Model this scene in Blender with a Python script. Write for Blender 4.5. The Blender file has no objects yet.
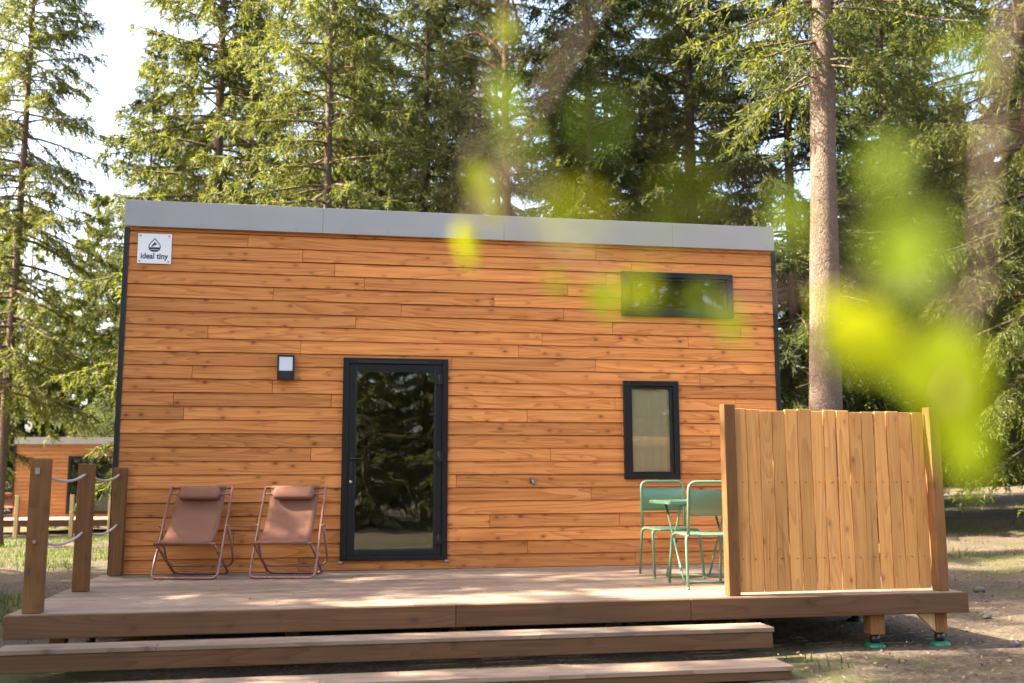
import bpy, math, random
import numpy as np
from mathutils import Vector, Matrix

SC = bpy.context.scene
COL = SC.collection
R = math.radians

# ------------------------------------------------------------------ camera
cd = bpy.data.cameras.new("camera"); cam = bpy.data.objects.new("camera", cd); COL.objects.link(cam)
CAM = Vector((0.0, -10.6356, 0.9593))
RGT = Vector((0.9847875, -0.17374339, -0.00261168)); UPV = Vector((-0.02077324, -0.13263967, 0.99094661)); FWD = Vector((0.17251683, 0.97581758, 0.1342311))
cam.matrix_world = Matrix(((RGT.x, UPV.x, -FWD.x, CAM.x), (RGT.y, UPV.y, -FWD.y, CAM.y), (RGT.z, UPV.z, -FWD.z, CAM.z), (0, 0, 0, 1)))
cd.sensor_width = 36; cd.lens = 35.0; cd.clip_start = 0.05; cd.clip_end = 1500
cd.dof.use_dof = True; cd.dof.focus_distance = 10.4; cd.dof.aperture_fstop = 1.5
SC.camera = cam

# ------------------------------------------------------------------ light
SUN_EL, SUN_BACK = 40.0, 6.0           # sun to the left, a little behind the wall plane
to_sun = Vector((-math.cos(R(SUN_BACK)) * math.cos(R(SUN_EL)), math.sin(R(SUN_BACK)) * math.cos(R(SUN_EL)), math.sin(R(SUN_EL))))
w = bpy.data.worlds.new("World"); SC.world = w; w.use_nodes = True
nt = w.node_tree; nt.nodes.clear()
sky = nt.nodes.new("ShaderNodeTexSky"); sky.sky_type = 'NISHITA'; sky.sun_disc = False
sky.sun_elevation = R(SUN_EL); sky.sun_rotation = math.atan2(to_sun.x, to_sun.y); sky.air_density = 0.8; sky.dust_density = 4.0; sky.ozone_density = 0.4
bg = nt.nodes.new("ShaderNodeBackground"); bg.inputs[1].default_value = 0.14
wo = nt.nodes.new("ShaderNodeOutputWorld")
wbal = nt.nodes.new('ShaderNodeMix'); wbal.data_type = 'RGBA'; wbal.blend_type = 'MULTIPLY'; wbal.inputs[0].default_value = 1; wbal.inputs[7].default_value = (1.05, .985, .90, 1)
nt.links.new(sky.outputs[0], wbal.inputs[6]); nt.links.new(wbal.outputs[2], bg.inputs[0]); nt.links.new(bg.outputs[0], wo.inputs[0])
sl = bpy.data.lights.new("sun", 'SUN'); sl.energy = 4.8; sl.angle = R(0.5); sl.color = (1.0, 0.90, 0.74)
so = bpy.data.objects.new("sun", sl); COL.objects.link(so)
so.rotation_euler = to_sun.to_track_quat('Z', 'Y').to_euler()
SC.view_settings.view_transform = 'Standard'; SC.view_settings.look = 'None'
SC.view_settings.exposure = 2.74; SC.view_settings.gamma = 1.0; SC.view_settings.use_curve_mapping = False
SC.cycles.use_denoising = True
SC.cycles.max_bounces = 8; SC.cycles.diffuse_bounces = 4; SC.cycles.transparent_max_bounces = 8
SC.cycles.sample_clamp_indirect = 6

# ------------------------------------------------------------------ helpers
def tag(o, label=None, cat=None, group=None, kind=None):
    if label: o["label"] = label
    if cat: o["category"] = cat
    if group: o["group"] = group
    if kind: o["kind"] = kind
    return o

def empty(name, loc=(0, 0, 0), rz=0.0, label=None, cat=None, group=None):
    o = bpy.data.objects.new(name, None); COL.objects.link(o)
    o.location = loc; o.rotation_euler = (0, 0, rz); o.empty_display_size = 0.1
    return tag(o, label, cat, group)

def copy_tree(o, parent=None):
    c = o.copy(); COL.objects.link(c)
    if parent is not None: c.parent = parent
    for ch in list(o.children): copy_tree(ch, c)
    return c

class MB:
    """collects boxes, tubes and faces; build() links them as one mesh object"""
    def __init__(s, seed=0):
        s.v = []; s.f = []; s.r = []; s.sm = []; s.rg = random.Random(seed)
    def add(s, vs, fs, rnd=None, smooth=False):
        b = len(s.v); rnd = s.rg.random() if rnd is None else rnd
        s.v += [tuple(p) for p in vs]; s.r += [rnd] * len(vs)
        s.f += [tuple(b + i for i in f) for f in fs]; s.sm += [smooth] * len(fs)
    def box(s, x0, x1, y0, y1, z0, z1, rnd=None, M=None):
        vs = [Vector(p) for p in ((x0, y0, z0), (x1, y0, z0), (x1, y1, z0), (x0, y1, z0), (x0, y0, z1), (x1, y0, z1), (x1, y1, z1), (x0, y1, z1))]
        if M is not None: vs = [M @ p for p in vs]
        s.add(vs, [(0, 3, 2, 1), (4, 5, 6, 7), (0, 1, 5, 4), (1, 2, 6, 5), (2, 3, 7, 6), (3, 0, 4, 7)], rnd)
    def hexa(s, vs, rnd=None):
        s.add(vs, [(0, 3, 2, 1), (4, 5, 6, 7), (0, 1, 5, 4), (1, 2, 6, 5), (2, 3, 7, 6), (3, 0, 4, 7)], rnd)
    def tube(s, pts, r, n=10, closed=False, rnd=None, cap=True):
        pts = [Vector(p) for p in pts]; m = len(pts)
        rr = r if isinstance(r, (list, tuple)) else [r] * m
        vs = []; up = None
        for i, p in enumerate(pts):
            if closed: t = pts[(i + 1) % m] - pts[i - 1]
            else: t = pts[min(i + 1, m - 1)] - pts[max(i - 1, 0)]
            t.normalize()
            if up is None:
                up = Vector((0, 0, 1)) if abs(t.z) < .9 else Vector((1, 0, 0))
            a = t.cross(up).normalized(); b = a.cross(t).normalized(); up = b
            for k in range(n):
                an = 2 * math.pi * k / n
                vs.append(p + (a * math.cos(an) + b * math.sin(an)) * rr[i])
        fs = []
        for i in range(m if closed else m - 1):
            j = (i + 1) % m
            for k in range(n):
                k2 = (k + 1) % n
                fs.append((i * n + k, i * n + k2, j * n + k2, j * n + k))
        s.add(vs, fs, rnd, True)
        if cap and not closed:
            b = len(s.v) - len(vs)
            s.f.append(tuple(b + k for k in range(n - 1, -1, -1))); s.sm.append(False)
            s.f.append(tuple(b + (m - 1) * n + k for k in range(n))); s.sm.append(False)
    def build(s, name, mat, parent=None, bevel=0, seg=1):
        me = bpy.data.meshes.new(name); me.from_pydata(s.v, [], s.f); me.update()
        me.polygons.foreach_set("use_smooth", s.sm)
        at = me.attributes.new("rnd", 'FLOAT', 'POINT'); at.data.foreach_set("value", s.r)
        if mat: me.materials.append(mat)
        o = bpy.data.objects.new(name, me); COL.objects.link(o)
        if parent is not None: o.parent = parent
        if bevel:
            m = o.modifiers.new("bevel", 'BEVEL'); m.width = bevel; m.segments = seg; m.limit_method = 'ANGLE'; m.angle_limit = R(40)
        return o

def smooth_path(pts, it=2):
    pts = [Vector(p) for p in pts]
    for _ in range(it):
        q = [pts[0]]
        for a, b in zip(pts[:-1], pts[1:]):
            q += [a * .75 + b * .25, a * .25 + b * .75]
        q.append(pts[-1]); pts = q
    return pts

def round_path(pts, rad=.05, n=5, closed=False):
    """polyline with its corners rounded"""
    pts = [Vector(p) for p in pts]; m = len(pts); out = []
    for i, p in enumerate(pts):
        if not closed and i in (0, m - 1): out.append(p); continue
        a = pts[i - 1]; b = pts[(i + 1) % m]
        r = min(rad, (a - p).length * .45, (b - p).length * .45)
        p0 = p + (a - p).normalized() * r; p2 = p + (b - p).normalized() * r
        for k in range(n + 1):
            t = k / n; out.append(p0 * (1 - t) ** 2 + p * 2 * t * (1 - t) + p2 * t * t)
    return out

def quads_object(name, Q, rnd, mat, parent=None):
    """Q: (n,4,3) array of loose quads"""
    n = len(Q); me = bpy.data.meshes.new(name)
    me.vertices.add(n * 4); me.vertices.foreach_set("co", Q.reshape(-1).astype(np.float32))
    me.loops.add(n * 4); me.loops.foreach_set("vertex_index", np.arange(n * 4, dtype=np.int32))
    me.polygons.add(n); me.polygons.foreach_set("loop_start", np.arange(0, n * 4, 4, dtype=np.int32))
    me.update(calc_edges=True)
    at = me.attributes.new("rnd", 'FLOAT', 'POINT'); at.data.foreach_set("value", np.repeat(rnd, 4).astype(np.float32))
    me.materials.append(mat)
    o = bpy.data.objects.new(name, me); COL.objects.link(o)
    if parent is not None: o.parent = parent
    return o

# ------------------------------------------------------------------ materials
class NT:
    def __init__(s, name):
        s.m = bpy.data.materials.new(name); s.m.use_nodes = True
        s.t = s.m.node_tree; s.t.nodes.clear()
        s.out = s.n("ShaderNodeOutputMaterial")
    def n(s, t, **kw):
        o = s.t.nodes.new(t)
        for k, v in kw.items(): setattr(o, k, v)
        return o
    def l(s, a, b): s.t.links.new(a, b)
    def val(s, x, sock):
        if hasattr(x, "links") or isinstance(x, bpy.types.NodeSocket): s.l(x, sock)
        else: sock.default_value = x
    def math(s, op, a, b=0.0, c=None, clamp=False):
        o = s.n("ShaderNodeMath", operation=op, use_clamp=clamp)
        s.val(a, o.inputs[0]); s.val(b, o.inputs[1])
        if c is not None: s.val(c, o.inputs[2])
        return o.outputs[0]
    def vmath(s, op, a, b):
        o = s.n("ShaderNodeVectorMath", operation=op); s.val(a, o.inputs[0]); s.val(b, o.inputs[1]); return o.outputs[0]
    def noise(s, vec, scale, detail=4, rough=.55, dist=0.0):
        o = s.n("ShaderNodeTexNoise"); s.l(vec, o.inputs["Vector"])
        o.inputs["Scale"].default_value = scale; o.inputs["Detail"].default_value = detail
        o.inputs["Roughness"].default_value = rough; o.inputs["Distortion"].default_value = dist
        return o.outputs["Fac"]
    def mix(s, f, a, b, blend='MIX'):
        o = s.n("ShaderNodeMix", data_type='RGBA', blend_type=blend)
        s.val(f, o.inputs[0])
        for x, i in ((a, 6), (b, 7)):
            if isinstance(x, (tuple, list)): o.inputs[i].default_value = (*x[:3], 1)
            else: s.l(x, o.inputs[i])
        return o.outputs[2]
    def ramp(s, f, stops):
        o = s.n("ShaderNodeValToRGB"); s.l(f, o.inputs[0]); e = o.color_ramp.elements
        while len(e) < len(stops): e.new(.5)
        for q, (p, c) in zip(e, stops):
            q.position = p; q.color = (*c, 1) if isinstance(c, (tuple, list)) else (c, c, c, 1)
        return o.outputs[0]
    def attr(s, name="rnd"):
        return s.n("ShaderNodeAttribute", attribute_name=name).outputs["Fac"]
    def obj(s): return s.n("ShaderNodeTexCoord").outputs["Object"]
    def bump(s, h, strength=.3, dist=.01):
        o = s.n("ShaderNodeBump"); s.l(h, o.inputs["Height"]); o.inputs["Strength"].default_value = strength; o.inputs["Distance"].default_value = dist
        return o.outputs[0]
    def principled(s, color, rough=.6, metal=0.0, bump=None, spec=.5):
        o = s.n("ShaderNodeBsdfPrincipled")
        if isinstance(color, (tuple, list)): o.inputs["Base Color"].default_value = (*color[:3], 1)
        else: s.l(color, o.inputs["Base Color"])
        s.val(rough, o.inputs["Roughness"]); o.inputs["Metallic"].default_value = metal
        o.inputs["Specular IOR Level"].default_value = spec
        if bump is not None: s.l(bump, o.inputs["Normal"])
        s.l(o.outputs[0], s.out.inputs[0]); return o

def wood(name, light, dark, knot, axis, depth, rough=.6, grain=1.0, weather=None, spec=.3, tint=(.72, 1.22), knots=1.0, kfreq=(4.5, 8.5), kpick=.72):
    """axis: long direction (0,1,2); depth: direction through the board"""
    t = NT(name); r = t.attr(); cross = 3 - axis - depth
    off = t.n("ShaderNodeCombineXYZ")
    for k, m in enumerate((17.3, 29.1, 41.7)): t.l(t.math('MULTIPLY', r, m), off.inputs[k])
    v = t.vmath('ADD', t.obj(), off.outputs[0])
    def sc(l, c, d):
        q = [0, 0, 0]; q[axis] = l; q[cross] = c; q[depth] = d
        return t.vmath('MULTIPLY', v, tuple(q))
    warp = t.noise(sc(1.3, 5, 5), 1.0, 2)
    gv = t.vmath('ADD', sc(.9, 20, 20), t.n("ShaderNodeCombineXYZ").outputs[0])
    fine = t.noise(sc(3.0, 110, 110), 1.0, 3, .6)
    # broad cathedral rings: bands of a stretched, warped noise
    ring = t.noise(sc(.45, 6.5, 2.0), 1.0, 1.0, .4, .6)
    band = t.math('FRACT', t.math('MULTIPLY', ring, 11.0))
    band = t.math('POWER', band, 2.2)
    med = t.noise(gv, 1.0, 4, .6)
    g = t.math('ADD', t.math('MULTIPLY', band, .34), t.math('ADD', t.math('MULTIPLY', med, .42), t.math('MULTIPLY', fine, .34)))
    g = t.math('MULTIPLY', t.math('SUBTRACT', g, .26), 1.5 * grain, clamp=True)
    col = t.mix(g, light, dark)
    stk = t.ramp(t.noise(sc(.8, 34, 10), 1.0, 3, .65), [(.56, 0.0), (.72, 1.0)])
    col = t.mix(t.math('MULTIPLY', stk, .55), col, tuple(x * .55 for x in dark))
    # knots
    sx_ = t.n("ShaderNodeSeparateXYZ"); t.l(v, sx_.inputs[0]); kc = t.n("ShaderNodeCombineXYZ")
    t.l(t.math('MULTIPLY', sx_.outputs[axis], kfreq[0]), kc.inputs[0]); t.l(t.math('MULTIPLY', sx_.outputs[cross], kfreq[1]), kc.inputs[1])
    vo = t.n("ShaderNodeTexVoronoi", voronoi_dimensions='2D'); t.l(kc.outputs[0], vo.inputs["Vector"]); vo.inputs["Scale"].default_value = 1.0
    kd = vo.outputs["Distance"]
    pick = t.n("ShaderNodeSeparateColor"); t.l(vo.outputs["Color"], pick.inputs[0])
    clus = t.ramp(t.noise(sc(.9, 3.0, .0), 1.0, 2), [(.40, 0.0), (.52, 1.0)])
    has = t.math('MULTIPLY', t.math('GREATER_THAN', pick.outputs[0], kpick), t.math('MULTIPLY', clus, t.math('ADD', .35, t.math('MULTIPLY', pick.outputs[1], .65))))
    km = t.ramp(kd, [(.0, 1.0), (.06, .95), (.10, .35), (.17, 0.0)])
    km = t.math('MULTIPLY', t.math('MULTIPLY', km, has), .85 * knots)
    halo = t.math('MULTIPLY', t.math('MULTIPLY', t.ramp(kd, [(.06, .2), (.12, .9), (.36, 0.0)]), has), med)
    col = t.mix(halo, col, dark); col = t.mix(km, col, knot)
    # board to board tone
    tone = t.n("ShaderNodeMapRange"); t.l(r, tone.inputs[0]); tone.inputs[3].default_value = tint[0]; tone.inputs[4].default_value = tint[1]
    tc = t.n("ShaderNodeCombineColor"); 
    for k in range(3): t.l(tone.outputs[0], tc.inputs[k])
    col = t.mix(1.0, col, tc.outputs[0], 'MULTIPLY')
    if weather:
        wm = t.ramp(t.noise(t.obj(), 1.7, 5, .65), [(.38, 0.0), (.66, 1.0)])
        col = t.mix(t.math('MULTIPLY', wm, weather[1]), col, weather[0])
    b = t.bump(t.math('ADD', g, t.math('MULTIPLY', km, -.6)), .35, .004)
    t.principled(col, t.math('ADD', rough, t.math('MULTIPLY', fine, .15)), 0, b, spec)
    return t.m

def plain(name, color, rough=.5, metal=0.0, var=.08, scale=6, bump=0.0, spec=.5):
    t = NT(name); n = t.noise(t.obj(), scale, 5, .6)
    c = t.mix(t.math('MULTIPLY', n, 1.0), tuple(x * (1 - 2 * var) for x in color), tuple(min(1, x * (1 + 2 * var)) for x in color))
    b = t.bump(t.noise(t.obj(), scale * 12, 3), bump, .003) if bump else None
    t.principled(c, t.math('ADD', rough - .06, t.math('MULTIPLY', n, .12)), metal, b, spec)
    return t.m

M = {}
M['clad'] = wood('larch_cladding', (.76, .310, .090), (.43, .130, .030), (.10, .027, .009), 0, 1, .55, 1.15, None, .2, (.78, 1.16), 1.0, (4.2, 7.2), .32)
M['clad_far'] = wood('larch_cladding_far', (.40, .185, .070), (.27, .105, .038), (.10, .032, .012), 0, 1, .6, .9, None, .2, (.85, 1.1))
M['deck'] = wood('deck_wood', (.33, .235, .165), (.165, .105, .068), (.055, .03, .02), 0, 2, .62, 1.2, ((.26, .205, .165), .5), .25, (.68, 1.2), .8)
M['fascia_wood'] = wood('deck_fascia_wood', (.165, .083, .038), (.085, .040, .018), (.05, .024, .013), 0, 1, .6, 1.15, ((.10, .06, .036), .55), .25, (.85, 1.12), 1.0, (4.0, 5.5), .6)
M['fence'] = wood('fence_board_wood', (.72, .36, .115), (.44, .175, .048), (.12, .055, .022), 2, 1, .6, 1.0, ((.60, .33, .12), .3), .2, (.70, 1.2), .9)
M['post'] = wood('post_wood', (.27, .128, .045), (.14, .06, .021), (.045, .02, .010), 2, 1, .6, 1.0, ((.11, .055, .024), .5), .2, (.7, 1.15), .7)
M['post_side'] = M['post']
M['pale_post'] = wood('pale_post_wood', (.55, .40, .22), (.38, .25, .12), (.15, .08, .04), 2, 1, .6, .8)
M['anthracite'] = plain('anthracite_paint', (.010, .0115, .014), .34, 0, .1, 3, 0, .35)
M['fascia'] = plain('grey_sheet_metal', (.34, .337, .33), .40, .0, .05, 2)
M['black'] = plain('black_plastic', (.012, .012, .013), .4)
M['steel'] = plain('brushed_steel', (.55, .55, .55), .3, .9)
M['chrome_dim'] = plain('dull_metal', (.28, .27, .26), .35, .8)
M['white'] = plain('white_panel', (.88, .88, .88), .4, 0, .01)
M['lampface'] = plain('opal_lamp_glass', (.72, .76, .84), .25, 0, .02)
M['sign_ink'] = plain('dark_ink', (.03, .032, .04), .5)
M['membrane'] = plain('wall_membrane', (.05, .045, .04), .8)
M['inside'] = plain('interior_panel', (.10, .085, .07), .8)
M['sling'] = plain('rust_brown_mesh_fabric', (.225, .102, .064), .75, 0, .06, 30, .25, .2)
M['frame_brown'] = plain('brown_lacquered_tube', (.28, .135, .108), .28, .25, .05)
M['green'] = plain('sage_green_lacquer', (.125, .23, .145), .30, .0, .05, 8)
M['foot'] = plain('green_plastic_pad', (.008, .125, .065), .45)
M['rope'] = plain('grey_rope', (.40, .34, .30), .8, 0, .2, 60, .4)
M['blind'] = plain('beige_blind_cloth', (.86, .73, .50), .85, 0, .05, 4)
M['stone'] = plain('dark_stone', (.10, .085, .075), .85, 0, .3, 9, .5)

def glass_mat():
    t = NT('window_glass')
    tr = t.n("ShaderNodeBsdfTransparent"); tr.inputs[0].default_value = (.93, .95, .94, 1)
    gl = t.n("ShaderNodeBsdfGlossy"); gl.inputs["Roughness"].default_value = .012; gl.inputs[0].default_value = (.9, .95, .95, 1)
    wob = t.bump(t.noise(t.obj(), 2.2, 1), .04, .02); t.l(wob, gl.inputs["Normal"])
    fr = t.n("ShaderNodeFresnel"); fr.inputs[0].default_value = 1.5
    f = t.math('ADD', t.math('MULTIPLY', fr.outputs[0], 1.1), .03, clamp=True)
    mx = t.n("ShaderNodeMixShader"); t.l(f, mx.inputs[0]); t.l(tr.outputs[0], mx.inputs[1]); t.l(gl.outputs[0], mx.inputs[2])
    t.l(mx.outputs[0], t.out.inputs[0]); return t.m
M['glass'] = glass_mat()

def leaf_mat(name, dark, light, transl, tcol, rough=.55, fac=.45):
    t = NT(name); r = t.attr(); oi = t.n("ShaderNodeObjectInfo").outputs["Random"]
    f = t.math('ADD', t.math('MULTIPLY', r, .7), t.math('MULTIPLY', oi, .3))
    c = t.mix(f, dark, light)
    p = t.n("ShaderNodeBsdfPrincipled"); t.l(c, p.inputs["Base Color"]); p.inputs["Roughness"].default_value = rough; p.inputs["Specular IOR Level"].default_value = .25
    tl = t.n("ShaderNodeBsdfTranslucent"); t.l(t.mix(f, tuple(x * .6 for x in tcol), tcol), tl.inputs[0])
    mx = t.n("ShaderNodeMixShader"); mx.inputs[0].default_value = transl
    t.l(p.outputs[0], mx.inputs[1]); t.l(tl.outputs[0], mx.inputs[2]); t.l(mx.outputs[0], t.out.inputs[0])
    return t.m
M['needles'] = leaf_mat('spruce_needles', (.020, .032, .009), (.095, .108, .022), .40, (.235, .26, .038))
M['needles_cool'] = leaf_mat('fir_needles', (.014, .028, .010), (.06, .075, .020), .36, (.16, .19, .035))
M['needles_pine'] = leaf_mat('pine_needles', (.05, .065, .025), (.12, .13, .05), .32, (.22, .22, .06))
M['leaf'] = leaf_mat('young_broad_leaf', (.08, .16, .012), (.20, .28, .012), .62, (.75, .76, .012), .4)
M['grass'] = leaf_mat('grass_blades', (.035, .065, .012), (.12, .14, .032), .35, (.16, .22, .035))
M['bush'] = leaf_mat('bush_leaves', (.05, .09, .018), (.13, .17, .03), .45, (.30, .38, .04))

def bark(name, c1, c2, scale=1.0):
    t = NT(name); wv = t.n('ShaderNodeTexNoise'); wv.inputs['Scale'].default_value = 7; t.l(t.obj(), wv.inputs['Vector'])
    v = t.vmath('MULTIPLY', t.vmath('ADD', t.obj(), t.vmath('MULTIPLY', wv.outputs['Color'], (.16, .16, .3))), (1, 1, .4))
    vo = t.n("ShaderNodeTexVoronoi", feature='DISTANCE_TO_EDGE'); t.l(v, vo.inputs["Vector"]); vo.inputs["Scale"].default_value = 22 * scale
    n = t.noise(v, 9 * scale, 6, .65); e = t.ramp(vo.outputs[0], [(.0, 0.0), (.16, 1.0)])
    h = t.math('ADD', t.math('MULTIPLY', e, .42), t.math('MULTIPLY', n, 1.25))
    c = t.mix(t.math('MULTIPLY', h, .7, clamp=True), c1, c2)
    big = t.noise(t.obj(), 1.3, 3); c = t.mix(t.math('MULTIPLY', big, .5), c, tuple(x * .7 for x in c2))
    t.principled(c, .85, 0, t.bump(h, .9, .03), .15); return t.m
M['bark'] = bark('spruce_bark', (.085, .055, .04), (.27, .20, .155))
M['bark_dark'] = bark('dark_bark', (.04, .028, .02), (.13, .095, .07))
M['bark_pine'] = bark('pine_bark', (.12, .06, .03), (.33, .19, .11))
M['bark_big'] = bark('pale_flaky_bark', (.045, .031, .023), (.235, .172, .130), 1.15)

def ground_mat():
    t = NT('forest_ground'); p = t.n("ShaderNodeNewGeometry").outputs["Position"]
    n1 = t.noise(p, .35, 5, .6); n2 = t.noise(p, 3.0, 6, .7); n3 = t.noise(p, 26, 4, .7)
    dirt = t.mix(t.ramp(n2, [(.3, 0.0), (.7, 1.0)]), (.050, .036, .026), (.118, .086, .061))
    dirt = t.mix(t.math('MULTIPLY', t.ramp(n3, [(.45, 0.0), (.75, 1.0)]), .7), dirt, (.26, .20, .14))
    dirt = t.mix(t.math('MULTIPLY', t.ramp(n3, [(.25, 1.0), (.42, 0.0)]), .6), dirt, (.03, .021, .015))
    grass = t.mix(n2, (.038, .055, .014), (.10, .10, .032))
    gm = t.ramp(t.math('ADD', t.math('MULTIPLY', n1, .8), t.math('MULTIPLY', n2, .25)), [(.52, 0.0), (.62, 1.0)])
    c = t.mix(t.math('MULTIPLY', gm, .85), dirt, grass)
    t.principled(c, .9, 0, t.bump(t.math('ADD', n2, t.math('MULTIPLY', n3, .6)), .8, .05), .15); return t.m
M['ground'] = ground_mat()

# ------------------------------------------------------------------ ground
def softplus(x): return np.log1p(np.exp(-np.abs(x))) + np.maximum(x, 0)
def gz(x, y):
    x = np.asarray(x, float); y = np.asarray(y, float)
    rise = .050 * softplus((x - 7) / 1.5) * 1.5 * np.clip(1 - (x - 7) / 80, .3, 1)
    fall = -.024 * softplus((y - 5) / 2) * 2 / (1 + np.exp((x - 0) / 2.5)) * np.clip(1 - (y - 30) / 120, .35, 1)
    und = .035 * np.sin(x * .9 + 1) * np.cos(y * .7) + .02 * np.sin(x * 2.3 - y * 1.7)
    und = und * np.clip((np.hypot(x - 1.5, y + 2) - 4) / 4, .25, 1)
    return -.455 + rise + fall + und
def gzf(x, y): return float(gz(x, y))

def build_ground():
    a = np.concatenate([np.linspace(-400, -40, 12)[:-1], np.linspace(-40, 40, 161), np.linspace(40, 400, 12)[1:]])
    X, Y = np.meshgrid(a, a + 5); Z = gz(X, Y); rg = np.random.default_rng(1)
    Z = Z + rg.normal(0, .008, Z.shape)
    n = len(a); V = np.stack([X, Y, Z], -1).reshape(-1, 3)
    i = np.arange(n * n).reshape(n, n)
    F = np.stack([i[:-1, :-1], i[:-1, 1:], i[1:, 1:], i[1:, :-1]], -1).reshape(-1, 4)
    me = bpy.data.meshes.new("ground"); me.from_pydata(V.tolist(), [], F.tolist()); me.update()
    me.polygons.foreach_set("use_smooth", [True] * len(F)); me.materials.append(M['ground'])
    o = bpy.data.objects.new("ground", me); COL.objects.link(o); tag(o, kind='structure')
build_ground()

# ------------------------------------------------------------------ cladding
def subtract(rects, hole):
    hx0, hx1, hz0, hz1 = hole; out = []
    for x0, x1, z0, z1 in rects:
        if hx1 <= x0 or hx0 >= x1 or hz1 <= z0 or hz0 >= z1: out.append((x0, x1, z0, z1)); continue
        if hz0 > z0: out.append((x0, x1, z0, hz0))
        if hz1 < z1: out.append((x0, x1, hz1, z1))
        a, b = max(z0, hz0), min(z1, hz1)
        if hx0 > x0: out.append((x0, hx0, a, b))
        if hx1 < x1: out.append((hx1, x1, a, b))
    return out

def cladding(x0, x1, zb, zt, holes, seed, mat, parent, pitch=.14):
    m = MB(seed); rg = random.Random(seed)
    i = 0; z = zb
    while z < zt - .005:
        ztop = min(z + pitch, zt)
        xs = [x0]; x = x0 + rg.uniform(.4, 3.5)
        while x < x1 - .4: xs.append(x); x += rg.choice((1.6, 2.4, 3.0, 3.6)) + rg.uniform(-.2, .2)
        xs.append(x1)
        tip = rg.uniform(-.002, .003)
        for a, b in zip(xs[:-1], xs[1:]):
            rn = rg.random(); ra = [(a + .0016, b - .0016, z, ztop)]
            for h in holes: ra = subtract(ra, h)
            sg = rg.uniform(-.002, .002)
            for (p, q, lo, hi) in ra:
                # lap board: the lower edge stands proud, the top tucks behind the next board
                face = lambda zz: -.025 - tip + (zz - z) / pitch * .008
                lo2 = lo + (.004 if abs(lo - z) < 1e-6 else 0); hr = z + pitch - .013
                yb = -.003; top = min(hi, hr)
                def slab(z0_, z1_, f0, f1):
                    m.hexa([(p, f0, z0_), (q, f0 + sg, z0_), (q, yb, z0_), (p, yb, z0_), (p, f1, z1_), (q, f1 + sg, z1_), (q, yb, z1_), (p, yb, z1_)], rn)
                if top - lo2 > .004: slab(lo2, top, face(lo2), face(top))
                if hi > max(hr, lo2) + .001:      # rebate that tucks under the next board
                    l3 = max(hr, lo2) + .0006; slab(l3, hi, -.0130, -.0115)
        z += pitch; i += 1
    return m.build('cladding', mat, parent, .0025, 1)

def frame_box(m, x0, x1, z0, z1, wl, wr, wb, wt, y0, y1):
    m.box(x0, x0 + wl, y0, y1, z0, z1); m.box(x1 - wr, x1, y0, y1, z0, z1)
    m.box(x0 + wl, x1 - wr, y0, y1, z0, z0 + wb); m.box(x0 + wl, x1 - wr, y0, y1, z1 - wt, z1)

# ------------------------------------------------------------------ main house
HX0, HX1, HTOP, HDEP = -2.15, 4.93, 3.545, 2.5
house = empty('tiny_house', (0, 0, 0), 0, 'orange larch clad tiny house with grey metal roof band standing behind the deck', 'tiny house')
door_r = (.066, 1.176, .098, 2.208); win_r = (3.120, 3.755, .925, 2.006); slot_r = (3.118, 4.436, 2.735, 3.240)
def inset(r, d): return (r[0] + d, r[1] - d, r[2] + d, r[3] - d)
holes = [inset(r, .012) for r in (door_r, win_r, slot_r)]
cladding(HX0, HX1, .0, HTOP, holes, 11, M['clad'], house)
m = MB(1)
rects = [(HX0, HX1, -.42, HTOP)]
for h in holes: rects = subtract(rects, h)
for (a, b, c, d) in rects: m.box(a, b, 0, .09, c, d)
m.build('wall', M['membrane'], house)
m = MB(2)
m.box(HX0, HX0 + .09, .09, HDEP, -.42, 2.85); m.box(HX1 - .09, HX1, .09, HDEP, -.42, 2.85); m.box(HX0, HX1, HDEP, HDEP + .09, -.42, 2.85)
for xx in (HX0, HX1 - .09):   # gable ends under the sloping roof
    m.add([(xx, .09, 2.85), (xx + .09, .09, 2.85), (xx + .09, HDEP, 2.85), (xx, HDEP, 2.85), (xx, .09, 3.70), (xx + .09, .09, 3.70), (xx + .09, HDEP, 2.86), (xx, HDEP, 2.86)],
          [(0, 3, 2, 1), (4, 5, 6, 7), (0, 1, 5, 4), (1, 2, 6, 5), (2, 3, 7, 6), (3, 0, 4, 7)])
m.build('wall', M['inside'], house)
m = MB(3); m.box(HX0 + .09, HX1 - .09, .09, HDEP, -.02, .06); m.build('floor', M['inside'], house)
m = MB(4)
m.hexa([(HX0 - .03, -.01, 3.705), (HX1 + .03, -.01, 3.705), (HX1 + .03, HDEP + .12, 2.865), (HX0 - .03, HDEP + .12, 2.865),
        (HX0 - .03, -.01, 3.80), (HX1 + .03, -.01, 3.80), (HX1 + .03, HDEP + .12, 2.95), (HX0 - .03, HDEP + .12, 2.95)])
m.build('roof', M['fascia'], house)
m = MB(5)
seams = [HX0 - .045, -.18, 1.78, 3.72, HX1 + .02]
for a, b in zip(seams[:-1], seams[1:]): m.box(a + .0007, b - .0007, -.075, -.04, 3.535, 3.812)
m.box(HX0 - .045, HX1 + .02, -.04, .12, 3.803, 3.815)
m.build('roof_fascia', M['fascia'], house, .003)
for k in range(15):
    x = HX0 + .25 + k * .482; m = MB(6); m.tube([(x, -.079, 3.575), (x, -.074, 3.575)], .007, 8); m.build('screw', M['chrome_dim'], house)
for xa, xb in ((HX0 - .045, HX0 + .004), (HX1 - .004, HX1 + .045)):
    m = MB(7); m.box(xa, xb, -.045, .10, -.42, 3.532); m.build('corner_trim', M['anthracite'], house, .003)

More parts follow.
